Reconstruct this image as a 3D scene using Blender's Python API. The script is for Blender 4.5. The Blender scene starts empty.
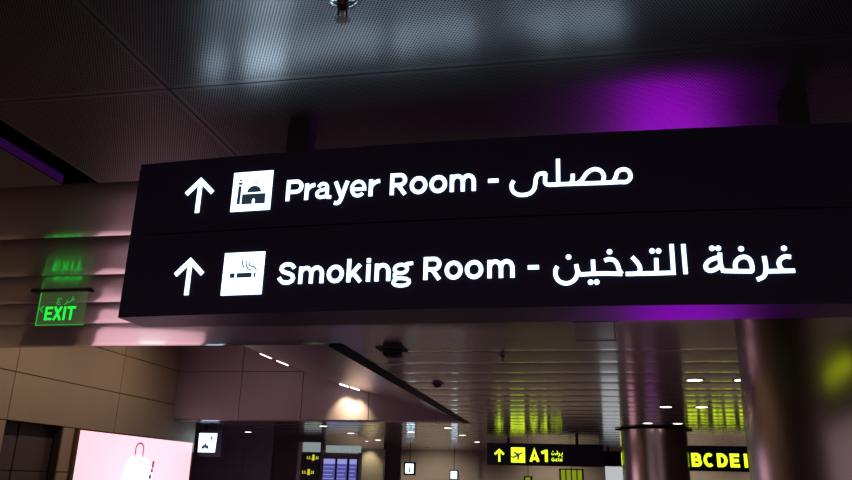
import bpy, bmesh, math
from math import sin, cos, pi, radians as R
from mathutils import Vector, Matrix

sc = bpy.context.scene
C = bpy.context.collection

# ------------------------------------------------------------------ camera
cam_d = bpy.data.cameras.new('camera')
cam = bpy.data.objects.new('camera', cam_d)
C.objects.link(cam)
FPX = 756.3
cam_d.sensor_width = 36.0
cam_d.lens = 36.0 * FPX / 852.0
cam_d.clip_start = 0.05
cam_d.clip_end = 300
pitch, yaw, roll = 0.312534, -0.193966, 0.025411
fw = Vector((sin(yaw)*cos(pitch), cos(yaw)*cos(pitch), sin(pitch)))
r0 = Vector((cos(yaw), -sin(yaw), 0.0))
u0 = r0.cross(fw)
rt = r0*cos(roll) + u0*sin(roll)
up = -r0*sin(roll) + u0*cos(roll)
cam.matrix_world = Matrix(((rt.x, up.x, -fw.x, 0.0), (rt.y, up.y, -fw.y, 0.0), (rt.z, up.z, -fw.z, 1.6), (0, 0, 0, 1)))
sc.camera = cam

# ------------------------------------------------------------------ world, exposure
world = bpy.data.worlds.new('dim_hall')
sc.world = world
world.use_nodes = True
bg = world.node_tree.nodes['Background']
bg.inputs[0].default_value = (1.0, 0.72, 0.76, 1)
bg.inputs[1].default_value = 0.34
sc.view_settings.view_transform = 'Standard'
sc.view_settings.look = 'None'
sc.view_settings.exposure = 0.0
sc.view_settings.gamma = 1.0
sc.view_settings.use_curve_mapping = False
sc.cycles.use_denoising = True

# ------------------------------------------------------------------ materials
def new_mat(name):
    m = bpy.data.materials.new(name)
    m.use_nodes = True
    return m, m.node_tree, m.node_tree.nodes['Principled BSDF']

def mat(name, col, rough=0.5, metal=0.0, spec=0.5, var=0.0, scale=6.0, bump=0.0, coat=None):
    m, nt, b = new_mat(name)
    if coat is not None:
        b.inputs['Coat Weight'].default_value = 1.0
        b.inputs['Coat Roughness'].default_value = coat
    b.inputs['Base Color'].default_value = (*col, 1)
    b.inputs['Roughness'].default_value = rough
    b.inputs['Metallic'].default_value = metal
    b.inputs['Specular IOR Level'].default_value = spec
    if var or bump:
        tc = nt.nodes.new('ShaderNodeTexCoord')
        nz = nt.nodes.new('ShaderNodeTexNoise')
        nz.inputs['Scale'].default_value = scale
        nz.inputs['Detail'].default_value = 4
        nt.links.new(tc.outputs['Object'], nz.inputs['Vector'])
        if var:
            mx = nt.nodes.new('ShaderNodeMix')
            mx.data_type = 'RGBA'
            mx.inputs['A'].default_value = (*[c*(1-var) for c in col], 1)
            mx.inputs['B'].default_value = (*[min(1, c*(1+var)) for c in col], 1)
            nt.links.new(nz.outputs['Fac'], mx.inputs['Factor'])
            nt.links.new(mx.outputs['Result'], b.inputs['Base Color'])
        if bump:
            bp = nt.nodes.new('ShaderNodeBump')
            bp.inputs['Strength'].default_value = bump
            bp.inputs['Distance'].default_value = 0.01
            nt.links.new(nz.outputs['Fac'], bp.inputs['Height'])
            nt.links.new(bp.outputs['Normal'], b.inputs['Normal'])
    return m

def glow(name, col, strength):
    m, nt, b = new_mat(name)
    b.inputs['Base Color'].default_value = (0.02, 0.02, 0.02, 1)
    b.inputs['Roughness'].default_value = 0.4
    b.inputs['Emission Color'].default_value = (*col, 1)
    b.inputs['Emission Strength'].default_value = strength
    return m

def perforated(name, col, rough, pitch_m, rad):
    """sheet metal with a staggered grid of round holes"""
    m, nt, b = new_mat(name)
    N, L = nt.nodes, nt.links
    b.inputs['Base Color'].default_value = (*col, 1)
    b.inputs['Metallic'].default_value = 0.88
    b.inputs['Roughness'].default_value = rough
    tc = N.new('ShaderNodeTexCoord')
    sx = N.new('ShaderNodeSeparateXYZ')
    L.new(tc.outputs['Object'], sx.inputs[0])
    def mth(op, a, bb=None):
        n = N.new('ShaderNodeMath'); n.operation = op
        for i, v in enumerate((a, bb)):
            if v is None: continue
            if isinstance(v, (int, float)): n.inputs[i].default_value = v
            else: L.new(v, n.inputs[i])
        return n.outputs[0]
    ds = []
    for off in (0.0, 0.5):                       # two offset grids make the staggered rows
        fu = mth('SUBTRACT', mth('FRACT', mth('ADD', mth('MULTIPLY', sx.outputs['X'], 1/pitch_m), off)), 0.5)
        fv = mth('MULTIPLY', mth('SUBTRACT', mth('FRACT', mth('ADD', mth('MULTIPLY', sx.outputs['Y'], 1/(1.75*pitch_m)), off)), 0.5), 1.75)
        ds.append(mth('SQRT', mth('ADD', mth('MULTIPLY', fu, fu), mth('MULTIPLY', fv, fv))))
    hole = mth('LESS_THAN', mth('MINIMUM', ds[0], ds[1]), rad/pitch_m)
    dark = N.new('ShaderNodeBsdfDiffuse')
    dark.inputs['Color'].default_value = (0.012, 0.011, 0.012, 1)
    mx = N.new('ShaderNodeMixShader')
    L.new(hole, mx.inputs[0]); L.new(b.outputs[0], mx.inputs[1]); L.new(dark.outputs[0], mx.inputs[2])
    L.new(mx.outputs[0], N['Material Output'].inputs['Surface'])
    return m

M = {}
M['plank'] = mat('brushed_ceiling_plank', (0.46, 0.37, 0.425), 0.33, 1.0, coat=0.10)
M['panel'] = mat('ceiling_sheet_metal', (0.58, 0.52, 0.525), 0.29, 0.88)
M['perf'] = perforated('perforated_ceiling_sheet', (0.62, 0.56, 0.575), 0.29, 0.0125, 0.0034)
M['void'] = mat('dark_ceiling_cavity', (0.01, 0.009, 0.01), 0.9)
M['dark_trim'] = mat('dark_anodised_trim', (0.012, 0.009, 0.014), 0.55, 0.0, 0.12)
M['floor'] = mat('polished_terrazzo', (0.17, 0.117, 0.16), 0.25, 0.0, 0.5, 0.12, 30)
M['tan'] = mat('tan_wall_cladding', (0.44, 0.33, 0.24), 0.55, 0, 0.3, 0.06, 1.5)
M['mauve'] = mat('greyish_wall_cladding', (0.48, 0.37, 0.43), 0.5, 0, 0.3, 0.05, 1.5)
M['joint'] = mat('dark_joint', (0.03, 0.022, 0.018), 0.9)
M['soffit'] = mat('soffit_plank', (0.50, 0.44, 0.46), 0.28, 0.7)
M['door'] = mat('dark_door_cladding', (0.11, 0.075, 0.08), 0.4, 0, 0.4)
M['bluewall'] = mat('dark_blue_grey_panel', (0.42, 0.38, 0.52), 0.4)
M['brownwall'] = mat('dark_brown_panel', (0.15, 0.10, 0.12), 0.5)
M['palewall'] = mat('pale_far_wall', (0.48, 0.43, 0.36), 0.6, 0, 0.3, 0.08, 0.7)
M['cream'] = mat('cream_wall', (0.62, 0.55, 0.40), 0.6)
M['case'] = mat('black_sign_case', (0.036, 0.025, 0.072), 0.5, 0.0, 0.3)
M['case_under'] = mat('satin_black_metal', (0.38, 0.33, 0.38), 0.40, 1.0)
M['hanger'] = mat('black_hanger_metal', (0.012, 0.01, 0.015), 0.5)
M['white_lit'] = glow('white_lit_sign', (0.56, 0.82, 1.0), 3.0)
M['picto_dark'] = glow('printed_dark_pictogram', (0.35, 0.60, 1.0), 0.045)
M['picto_grey'] = mat('printed_grey_pictogram', (0.30, 0.33, 0.38), 0.5)
M['yellow_lit'] = glow('yellow_lit_sign', (0.72, 1.0, 0.02), 1.5)
M['yellow_far'] = glow('distant_yellow_lit_sign', (0.70, 0.9, 0.03), 0.30)
M['green_lit'] = glow('green_lit_letters', (0.01, 1.0, 0.06), 1.15)
M['green_dim'] = glow('green_lit_edge', (0.02, 0.75, 0.08), 0.55)
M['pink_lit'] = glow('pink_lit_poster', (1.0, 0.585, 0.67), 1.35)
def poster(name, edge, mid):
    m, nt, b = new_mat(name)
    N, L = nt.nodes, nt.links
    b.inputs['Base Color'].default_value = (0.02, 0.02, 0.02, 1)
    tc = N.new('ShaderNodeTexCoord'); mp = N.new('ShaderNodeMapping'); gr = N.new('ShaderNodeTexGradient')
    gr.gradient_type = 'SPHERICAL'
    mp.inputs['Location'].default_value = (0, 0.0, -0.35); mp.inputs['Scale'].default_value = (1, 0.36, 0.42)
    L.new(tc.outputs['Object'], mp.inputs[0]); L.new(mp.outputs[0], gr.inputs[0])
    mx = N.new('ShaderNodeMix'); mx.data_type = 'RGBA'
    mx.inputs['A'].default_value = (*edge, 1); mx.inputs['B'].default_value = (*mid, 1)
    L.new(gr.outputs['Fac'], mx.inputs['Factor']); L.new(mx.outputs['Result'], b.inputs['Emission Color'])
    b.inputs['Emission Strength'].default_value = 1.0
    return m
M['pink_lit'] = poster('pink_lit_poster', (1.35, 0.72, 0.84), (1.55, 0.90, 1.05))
M['white_print'] = glow('white_lit_print', (1.0, 0.95, 0.98), 1.9)
M['pink_print'] = glow('rose_lit_print', (0.55, 0.12, 0.22), 0.9)
M['red_print'] = glow('red_lit_print', (0.55, 0.05, 0.20), 0.9)
M['violet_print'] = glow('violet_lit_print', (0.20, 0.10, 0.40), 0.9)
M['purple_lit'] = glow('purple_lit_screen', (0.42, 0.0, 0.85), 3.3)
M['purple_cheek'] = glow('purple_glow_on_cheek', (0.30, 0.03, 0.62), 0.06)  # faint emission standing in for purple light on the slot cheek
M['yellow_entry'] = glow('yellow_lit_entries', (0.85, 0.85, 0.03), 0.7)
M['screen_blue'] = glow('blue_lit_screen', (0.12, 0.115, 0.55), 0.62)
M['screen_row'] = glow('pale_blue_screen_rows', (0.32, 0.34, 0.75), 0.9)
M['cool_lit'] = glow('cool_white_cove', (0.70, 0.90, 0.88), 0.32)
M['grey_lit'] = glow('soft_white_lit_panel', (0.80, 0.84, 0.86), 0.62)
M['lamp'] = glow('warm_white_lamp', (1.0, 0.86, 0.74), 6.0)
M['steel'] = mat('brushed_steel_cladding', (0.48, 0.40, 0.405), 0.21, 1.0)
_s = M['steel'].node_tree.nodes['Principled BSDF']
_s.inputs['Anisotropic'].default_value = 0.75
M['grey_metal'] = mat('grey_powder_coat', (0.30, 0.28, 0.31), 0.45, 0.2)
M['chrome'] = mat('chrome', (0.75, 0.76, 0.78), 0.12, 1.0)
M['bronze'] = mat('dull_brass', (0.22, 0.14, 0.10), 0.35, 1.0)
M['frosted'] = mat('frosted_acrylic_edge', (0.85, 0.78, 0.85), 0.25, 0, 0.8)
M['plastic'] = mat('grey_plastic', (0.14, 0.11, 0.13), 0.5)
M['black'] = mat('black_plastic', (0.03, 0.024, 0.034), 0.5)
def glass(name, col, rough, alpha):
    m, nt, b = new_mat(name)
    b.inputs['Base Color'].default_value = (*col, 1)
    b.inputs['Roughness'].default_value = rough
    b.inputs['IOR'].default_value = 1.2
    b.inputs['Transmission Weight'].default_value = alpha
    return m
M['acrylic'] = glass('green_tinted_acrylic', (0.66, 0.78, 0.62), 0.08, 1.0)
_b = M['acrylic'].node_tree.nodes['Principled BSDF']
_b.inputs['Emission Color'].default_value = (0.45, 0.95, 0.30, 1)
_b.inputs['Emission Strength'].default_value = 0.03
M['clear'] = glass('clear_acrylic', (0.9, 0.88, 0.9), 0.03, 1.0)
M['bulb'] = glass('amber_glass_bulb', (0.75, 0.65, 0.45), 0.1, 0.7)

# ------------------------------------------------------------------ mesh helpers
def obj(name, bm, m, parent=None, smooth=False):
    me = bpy.data.meshes.new(name)
    bmesh.ops.recalc_face_normals(bm, faces=bm.faces)
    if smooth:
        for f in bm.faces: f.smooth = True
    bm.to_mesh(me); bm.free()
    for mm in (m if isinstance(m, (list, tuple)) else [m]):
        me.materials.append(mm)
    o = bpy.data.objects.new(name, me)
    C.objects.link(o)
    if parent:
        o.parent = parent
        o.matrix_parent_inverse = Matrix.Identity(4)
        if parent.type == 'EMPTY' or True:
            # shapes are written in world metres; move them into the parent's frame
            off = WORLD.get(parent.name, Vector())
            me.transform(Matrix.Translation(-off))
        WORLD[o.name] = off
    return o
WORLD = {}

def tag(o, label=None, cat=None, group=None, kind=None):
    if label: o['label'] = label
    if cat: o['category'] = cat
    if group: o['group'] = group
    if kind: o['kind'] = kind
    return o

def thing(name, label, cat, loc, group=None):
    o = bpy.data.objects.new(name, None)
    o.empty_display_size = 0.1
    C.objects.link(o)
    o.location = loc
    WORLD[o.name] = Vector(loc)
    return tag(o, label, cat, group)

def struct(name, bm, m, label, smooth=False):
    return tag(obj(name, bm, m, smooth=smooth), label, name.split('_')[0].split('.')[0], kind='structure')

def box(bm, x0, x1, y0, y1, z0, z1, mi=0, bev=0.0):
    vs = [bm.verts.new(p) for p in ((x0,y0,z0),(x1,y0,z0),(x1,y1,z0),(x0,y1,z0),(x0,y0,z1),(x1,y0,z1),(x1,y1,z1),(x0,y1,z1))]
    fs = []
    for q in ((0,3,2,1),(4,5,6,7),(0,1,5,4),(1,2,6,5),(2,3,7,6),(3,0,4,7)):
        f = bm.faces.new([vs[i] for i in q]); f.material_index = mi; fs.append(f)
    if bev:
        es = list({e for f in fs for e in f.edges})
        bmesh.ops.bevel(bm, geom=es, offset=bev, segments=2, affect='EDGES', profile=0.5)
    return bm

def boxes(*a, bev=0.0):
    bm = bmesh.new()
    for b in a: box(bm, *b, bev=bev)
    return bm

def lathe(prof, cx, cy, seg=32, bm=None, cap=True):
    """profile of (radius, z) turned about a vertical axis"""
    bm = bm or bmesh.new()
    rings = []
    for r, z in prof:
        if r < 1e-5: rings.append([bm.verts.new((cx, cy, z))])
        else: rings.append([bm.verts.new((cx+r*cos(2*pi*i/seg), cy+r*sin(2*pi*i/seg), z)) for i in range(seg)])
    for a, b in zip(rings, rings[1:]):
        for i in range(seg):
            j = (i+1) % seg
            if len(a) == 1 and len(b) == 1: continue
            if len(a) == 1: bm.faces.new((a[0], b[i], b[j]))
            elif len(b) == 1: bm.faces.new((a[i], a[j], b[0]))
            else: bm.faces.new((a[i], a[j], b[j], b[i]))
    if cap:
        for rg in (rings[0], rings[-1]):
            if len(rg) > 2: bm.faces.new(rg)
    return bm

def prism(bm, pts, place, d0, d1, mi=0):
    """flat outline (u, v) given thickness between depths d0 and d1"""
    a = [bm.verts.new(place(u, v, d0)) for u, v in pts]
    b = [bm.verts.new(place(u, v, d1)) for u, v in pts]
    n = len(pts)
    for f in (bm.faces.new(a), bm.faces.new(b[::-1])): f.material_index = mi
    for i in range(n):
        f = bm.faces.new((a[i], b[i], b[(i+1) % n], a[(i+1) % n])); f.material_index = mi
    return bm

def ribbon(bm, pts, t, place, d0, d1, closed=False):
    """stroke of even width t along a polyline, with mitred corners"""
    P = [Vector(p) for p in pts]
    n = len(P)
    L, Rr = [], []
    for i in range(n):
        pv = P[i-1] if (i > 0 or closed) else None
        nx = P[(i+1) % n] if (i < n-1 or closed) else None
        d1v = (P[i]-pv).normalized() if pv is not None else None
        d2v = (nx-P[i]).normalized() if nx is not None else None
        if d1v is None: d1v = d2v
        if d2v is None: d2v = d1v
        tg = (d1v+d2v)
        tg = tg.normalized() if tg.length > 1e-6 else d1v
        nm = Vector((-tg.y, tg.x))
        c = max(0.6, nm.dot(Vector((-d1v.y, d1v.x))))
        L.append(P[i]+nm*(t/2/c)); Rr.append(P[i]-nm*(t/2/c))
    fl = [bm.verts.new(place(p.x, p.y, d1)) for p in L]; fr = [bm.verts.new(place(p.x, p.y, d1)) for p in Rr]
    bl = [bm.verts.new(place(p.x, p.y, d0)) for p in L]; br = [bm.verts.new(place(p.x, p.y, d0)) for p in Rr]
    rng = range(n if closed else n-1)
    for i in rng:
        j = (i+1) % n
        bm.faces.new((fl[i], fl[j], fr[j], fr[i])); bm.faces.new((bl[i], br[i], br[j], bl[j]))
        bm.faces.new((fl[i], bl[i], bl[j], fl[j])); bm.faces.new((fr[i], fr[j], br[j], br[i]))
    if not closed:
        for i in (0, n-1): bm.faces.new((fl[i], fr[i], br[i], bl[i]))
    return bm

def disc(bm, u, v, r, place, d0, d1, n=16):
    return prism(bm, [(u+r*cos(2*pi*i/n), v+r*sin(2*pi*i/n)) for i in range(n)], place, d0, d1)

def arc(cx, cy, rx, ry, a0, a1, n=14):
    return [(cx+rx*cos(R(a0+(a1-a0)*i/n)), cy+ry*sin(R(a0+(a1-a0)*i/n))) for i in range(n+1)]

XH = 0.78
def glyph(ch, W, t):
    """strokes of a letter: width W, cap height 1, stroke t -> [(points, closed)]"""
    h = t/2
    a, b, mid = h, W-h, W/2
    if ch == 'P':
        lo, hi = 0.42, 1-h; r = (hi-lo)/2; cx = W-h-r
        return [([(h,0),(h,1)],0), ([(h,hi)]+arc(cx,lo+r,r,r,90,-90)+[(h,lo)],0)]
    if ch == 'R':
        lo, hi = 0.45, 1-h; r = (hi-lo)/2; cx = W-h-r-0.02
        return [([(h,0),(h,1)],0), ([(h,hi)]+arc(cx,lo+r,r,r,90,-90)+[(h,lo)],0), ([(cx-0.08,lo),(W-h-0.01,0)],0)]
    if ch == 'B':
        q = 0.52; r1 = (1-h-q)/2; r2 = (q-h)/2
        return [([(h,0),(h,1)],0), ([(h,1-h)]+arc(W-h-r1-0.05,q+r1,r1,r1,90,-90)+[(h,q)],0), ([(h,q)]+arc(W-h-r2,h+r2,r2,r2,90,-90)+[(h,h)],0)]
    if ch == 'D':
        return [([(h,0),(h,1)],0), ([(h,1-h)]+arc(W*0.42,0.5,W*0.58-h,0.5-h,90,-90)+[(h,h)],0)]
    if ch == 'C': return [(arc(mid,0.5,mid-h,0.5-h+0.015,48,312,20),0)]
    if ch == 'G': return [(arc(mid,0.5,mid-h,0.5-h+0.015,48,345,20),0), ([(W-h,0.14),(W-h,0.47),(mid+0.04,0.47)],0)]
    if ch == 'E': return [([(h,0),(h,1)],0), ([(h,1-h),(W,1-h)],0), ([(h,0.5),(W*0.93,0.5)],0), ([(h,h),(W,h)],0)]
    if ch == 'X': return [([(h,0),(W-h,1)],0), ([(h,1),(W-h,0)],0)]
    if ch == 'I': return [([(mid,0),(mid,1)],0)]
    if ch == 'T': return [([(mid,0),(mid,1)],0), ([(0,1-h),(W,1-h)],0)]
    if ch == 'A': return [([(h,0),(mid,1-h*0.3),(W-h,0)],0), ([(W*0.25,0.26),(W*0.75,0.26)],0)]
    if ch == '1': return [([(W-h,0),(W-h,1)],0), ([(0.02,0.74),(W-h,1-h)],0)]
    if ch == 'r': return [([(h,0),(h,XH)],0), (arc(W,XH*0.42,W-h,XH*0.58-h,180,92,8),0)]
    if ch == 'n': return [([(h,0),(h,XH)],0), (arc(mid,XH*0.52,mid-h,XH*0.48-h+0.02,180,0,12)+[(W-h,0)],0)]
    if ch == 'm':
        q = (W-2*h)/2
        return [([(h,0),(h,XH)],0), (arc(h+q/2,XH*0.54,q/2,XH*0.46-h+0.02,180,0,12)+[(h+q,0)],0), (arc(h+1.5*q,XH*0.54,q/2,XH*0.46-h+0.02,180,0,12)+[(W-h,0)],0)]
    if ch == 'o': return [(arc(mid,XH/2,mid-h,XH/2-h+0.02,0,345,23),1)]
    if ch == 'e': return [([(h+0.02,XH*0.46),(W-h,XH*0.46)]+arc(mid,XH/2,mid-h,XH/2-h+0.02,-4,318,24),0)]
    if ch == 'a':
        sx = W-h-0.13
        return [(arc((h+0.06+sx)/2,XH*0.66,(sx-h-0.06)/2,XH*0.34-h+0.02,165,0,10)+[(sx,0.17),(sx+0.05,h*0.9),(W,h*0.85)],0),
                ([(sx,XH*0.60)]+arc(h+0.19,0.245,0.19,0.17,100,260,9)+[(sx-0.08,0.10),(sx,0.22)],0)]
    if ch == 'y': return [([(h,XH),(W*0.53,0.05)],0), ([(W-h,XH),(W*0.50,-0.10),(W*0.40,-0.21),(W*0.26,-0.245),(W*0.10,-0.22)],0)]
    if ch == 'k': return [([(h,0),(h,1.04)],0), ([(W-h-0.03,XH),(h+0.05,0.26)],0), ([(W*0.42,0.40),(W-h*0.9,0)],0)]
    if ch == 'i': return [([(mid,0),(mid,XH)],0), ([(mid,0.86),(mid,1.04)],0)]
    if ch == 'g':
        q = W*0.80
        return [(arc(q/2,0.515,q/2-h,0.265-h,0,345,23),1), ([(q*0.76,0.68),(q*0.90,0.735),(W,0.755)],0),
                ([(q*0.24,0.345),(q*0.12,0.27),(q*0.13,0.17),(q*0.30,0.105),(q*0.60,0.095),(q*0.86,0.07),(q*1.02,0.0),(q*1.03,-0.10),(q*0.92,-0.185),(q*0.68,-0.225),(q*0.40,-0.225),(q*0.16,-0.185),(q*0.05,-0.105),(q*0.08,-0.01),(q*0.24,0.075)],0)]
    if ch == 'S':
        s = [(W-h-0.01,0.72),(W*0.80,0.83),(W*0.66,0.90),(W*0.48,0.92),(W*0.30,0.89),(W*0.17,0.80),(W*0.15,0.69),(W*0.24,0.59),(W*0.42,0.53),(W*0.62,0.48),(W*0.80,0.40),(W*0.86,0.28),(W*0.80,0.15),(W*0.64,0.08),(W*0.46,0.07),(W*0.28,0.10),(W*0.15,0.19),(h-0.05,0.31)]
        return [(s,0)]
    if ch == 't': return [([(W*0.42,0.98),(W*0.42,0.16),(W*0.56,h),(W,h)],0), ([(0,XH-h),(W,XH-h)],0)]
    if ch == '-': return [([(0,0.42),(W,0.42)],0)]
    if ch == '|': return [([(mid,0),(mid,1)],0)]
    return []

def write(bm, text, spans, base, cap, t, place, d0, d1):
    """draws letters between the given left/right limits"""
    k = 0
    for ch, (x0, x1) in zip(text.replace(' ', ''), spans):
        k += 1
        W = (x1-x0)/cap
        tt = t*0.84 if ch in 'gae' else t
        for pts, closed in glyph(ch, W, tt/cap):
                ribbon(bm, [(x0+u*cap, base+v*cap) for u, v in pts], tt, place, d0, d1, bool(closed))
    return bm

def smooth_path(P, k=4):
    if len(P) < 4: return P
    out = []
    for i in range(len(P)-1):
        p0, p1, p2, p3 = P[max(i-1, 0)], P[i], P[i+1], P[min(i+2, len(P)-1)]
        for j in range(k):
            t = j/k
            out.append(tuple(0.5*(2*b+(c-a)*t+(2*a-5*b+4*c-d)*t*t+(3*b-a-3*c+d)*t**3) for a, b, c, d in zip(p0, p1, p2, p3)))
    return out+[P[-1]]

def up_arrow(bm, cx, z0, z1, hw, t, place, d0, d1):
    ribbon(bm, [(cx, z0), (cx, z1-t*0.6)], t, place, d0, d1)
    drop = hw*1.02
    ribbon(bm, [(cx-hw, z1-t*0.7-drop+t*0.2), (cx, z1-t*0.7), (cx+hw, z1-t*0.7-drop+t*0.2)], t, place, d0, d1)
    return bm

def front(Y):
    """placement on a flat sign face at depth Y that looks back towards -Y"""
    return lambda u, v, d: (u, Y-d, v)

# =================================================================== SETTING
H = 3.2
bm = boxes((-24, 14, -8, 42, -0.1, 0.0))
struct('floor', bm, M['floor'], 'polished stone concourse floor')

# --- plank ceiling: long metal planks running across the hall
EDGE_X, EDGE_Y, FAR_Y = -2.73, 8.90, 20.72
def plank_run(bm, y0, y1, x0, x1, gap=0.016, z=H, sag=0.011, n=16):
    ya, yb = y0+gap/2, y1-gap/2
    prof = []
    for i in range(n+1):
        u = -1+2*i/n
        u = math.copysign(abs(u)**0.7, u)
        prof.append((ya+(yb-ya)*(u+1)/2, z+sag*(abs(u)**4)))
    top = z+0.05
    lo = [[bm.verts.new((x, y, zz)) for y, zz in prof] for x in (x0, x1)]
    tp = [[bm.verts.new((x, y, top)) for y in (ya, yb)] for x in (x0, x1)]
    for i in range(n): bm.faces.new((lo[0][i], lo[1][i], lo[1][i+1], lo[0][i+1]))
    bm.faces.new((lo[0][0], tp[0][0], tp[1][0], lo[1][0])); bm.faces.new((lo[0][n], lo[1][n], tp[1][1], tp[0][1]))
    for s in (0, 1): bm.faces.new(lo[s]+[tp[s][1], tp[s][0]])
    bm.faces.new((tp[0][0], tp[0][1], tp[1][1], tp[1][0]))
P0, PM = 3.605, 0.969
bm = bmesh.new()
y = P0
rows = []
while y < 38.5:
    rows.append((y, y+PM)); y += PM
for a, b in rows:
    if b <= EDGE_Y+0.6 and a < 8.4:
        bb = EDGE_Y if b > 8.0 else b
        plank_run(bm, a, bb, -11.4, 12.0, sag=0.017)
        if bb != b: plank_run(bm, bb, b, EDGE_X, 12.0)
    elif a > FAR_Y-0.9:
        aa = max(a, FAR_Y)
        plank_run(bm, a, b, EDGE_X, 12.0, sag=0.006)
        if b-aa > 0.1: plank_run(bm, aa, b, -24.0, EDGE_X-0.002, sag=0.006)
    else:
        plank_run(bm, a, b, EDGE_X, 12.0, sag=0.006)
struct('ceiling', bm, M['plank'], 'long glossy metal ceiling planks running across the concourse', smooth=False)

# --- perforated sheets nearest the camera
def sheet(bm, x0, x1, y0, y1, margin=0.022, gap=0.008, perf=True):
    x0, x1, y0, y1 = x0+gap/2, x1-gap/2, y0+gap/2, y1-gap/2
    z, zt = H, H+0.04
    xs, ys = (x0, x0+margin, x1-margin, x1), (y0, y0+margin, y1-margin, y1)
    g = [[bm.verts.new((x, yy, z)) for yy in ys] for x in xs]
    for i in range(3):
        for j in range(3):
            f = bm.faces.new((g[i][j], g[i+1][j], g[i+1][j+1], g[i][j+1]))
            f.material_index = 1 if (i == 1 and j == 1 and perf) else 0
    ring = [g[0][0], g[1][0], g[2][0], g[3][0], g[3][1], g[3][2], g[3][3], g[2][3], g[1][3], g[0][3], g[0][2], g[0][1]]
    tp = [bm.verts.new((v.co.x, v.co.y, zt)) for v in ring]
    for i in range(12):
        j = (i+1) % 12
        bm.faces.new((ring[i], tp[i], tp[j], ring[j]))
bm = bmesh.new()
SX = -1.671
ys = [P0-0.956*k for k in range(9, -1, -1)]
for a, b in zip(ys, ys[1:]):
    for xa, xb in ((SX, 2.1), (2.1, 5.9), (5.9, 9.7)):
        sheet(bm, xa, xb, a, b)
    sheet(bm, -2.632, SX, a, b)
    sheet(bm, -4.5, -2.852, a, b, perf=False)
    sheet(bm, -7.9, -4.5, a, b, perf=False)
    sheet(bm, -11.4, -7.9, a, b, perf=False)
struct('ceiling.001', bm, [M['panel'], M['perf']], 'perforated metal ceiling panels above and before the big sign')
bm = boxes((EDGE_X, 12, 3.6, 38.6, H+0.12, H+0.2), (-11.4, EDGE_X, 3.6, EDGE_Y-0.02, H+0.12, H+0.2), (-24, EDGE_X, FAR_Y+0.1, 38.6, H+0.12, H+0.2), (-11.4, 12, -6, 3.6, H+0.2, H+0.28))
struct('ceiling.002', bm, M['void'], 'dark cavity above the ceiling panels')

# --- recessed slot at the left with a purple glow put on one cheek
bm = boxes((-2.860, -2.852, -5, P0, H, H+0.11), (-2.632, -2.626, -5, P0, H+0.045, H+0.11), (-2.86, -2.626, P0-0.012, P0-0.004, H, H+0.11), (-2.86, -2.626, -5, P0, H+0.11, H+0.12))
struct('trim_1', bm, M['dark_trim'], 'dark recessed slot in the near ceiling at left')

# --- ceiling edges round the high void
bm = boxes((EDGE_X-0.20, EDGE_X-0.004, EDGE_Y-0.02, FAR_Y, H-0.012, H+0.10), (-11.4, EDGE_X-0.2, EDGE_Y+0.003, EDGE_Y+0.03, H+0.02, H+0.30))
struct('trim_2', bm, M['dark_trim'], 'dark edge channel where the plank ceiling stops at the high void')
bm = bmesh.new()
prof = [(EDGE_X-0.20, H+0.06), (-4.2, 3.62), (-5.57, 3.99), (-6.5, 4.25), (-7.5, 4.58), (-8.4, 4.93), (-9.3, 5.33), (-11.6, 6.45)]
yb = EDGE_Y-0.6
while yb < FAR_Y:
    ye = min(yb+0.97, FAR_Y+0.02)
    lo = [[bm.verts.new((x, q, z)) for x, z in prof] for q in (yb+0.008, ye-0.008)]
    tp = [[bm.verts.new((x, q, z+0.06)) for x, z in prof] for q in (yb+0.008, ye-0.008)]
    for i in range(len(prof)-1):
        bm.faces.new((lo[0][i], lo[0][i+1], lo[1][i+1], lo[1][i])); bm.faces.new((tp[0][i], tp[1][i], tp[1][i+1], tp[0][i+1]))
        for s in (0, 1): bm.faces.new((lo[s][i], tp[s][i], tp[s][i+1], lo[s][i+1]))
    yb = ye
struct('ceiling.003', bm, M['soffit'], 'sloped plank soffit rising over the high void')
bm = bmesh.new()
lo = [[bm.verts.new((x, q, z+0.10)) for x, z in prof] for q in (EDGE_Y-0.6, FAR_Y+0.1)]
for i in range(len(prof)-1): bm.faces.new((lo[0][i], lo[0][i+1], lo[1][i+1], lo[1][i]))
struct('ceiling.004', bm, M['void'], 'dark cavity above the sloped soffit')

# --- walls: panels with dark open joints
def clad(bm, place, us, vs, depth=0.04, gap=0.022, holes=()):
    for a, b in zip(us, us[1:]):
        for c, d in zip(vs, vs[1:]):
            if any(h[0] <= (a+b)/2 <= h[1] and h[2] <= (c+d)/2 <= h[3] for h in holes): continue
            g = gap/2
            prism(bm, [(a+g, c+g), (b-g, c+g), (b-g, d-g), (a+g, d-g)], place, 0.0, depth)
    return bm
LW = lambda u, v, d: (-11.4-0.04+d, u, v)
bm = bmesh.new()
us = [-2.0, 2.45, 6.3, 10.15, 14.0]
vs = [0.0, 0.70, 1.67, 2.65, 3.635, 4.605, 5.58, 6.5]
clad(bm, LW, [-2.0, 2.45, 6.3, 10.15], vs)
clad(bm, LW, [10.15, 14.0], vs, holes=((13.0, 15.9, 0, 2.64),))
clad(bm, LW, [14.0, 17.85], vs[3:])
clad(bm, LW, [15.86, 16.30], vs[:4])
clad(bm, LW, [16.30, 17.85, 22.15], vs[:4])
clad(bm, LW, [17.85, 22.15], vs[3:5])
clad(bm, LW, [17.85, FAR_Y+0.02], vs[4:])
struct('wall_left', bm, M['tan'], 'tan panelled wall along the left of the concourse')
bm = boxes((-11.60, -11.45, -2, 10.15, 0, 6.6), (-11.60, -11.45, 15.86, 22.15, 0, 3.15), (-11.60, -11.45, 10.15, FAR_Y, 2.66, 6.6))
struct('wall_left.001', bm, M['joint'], 'dark backing behind the joints of the left wall')
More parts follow.
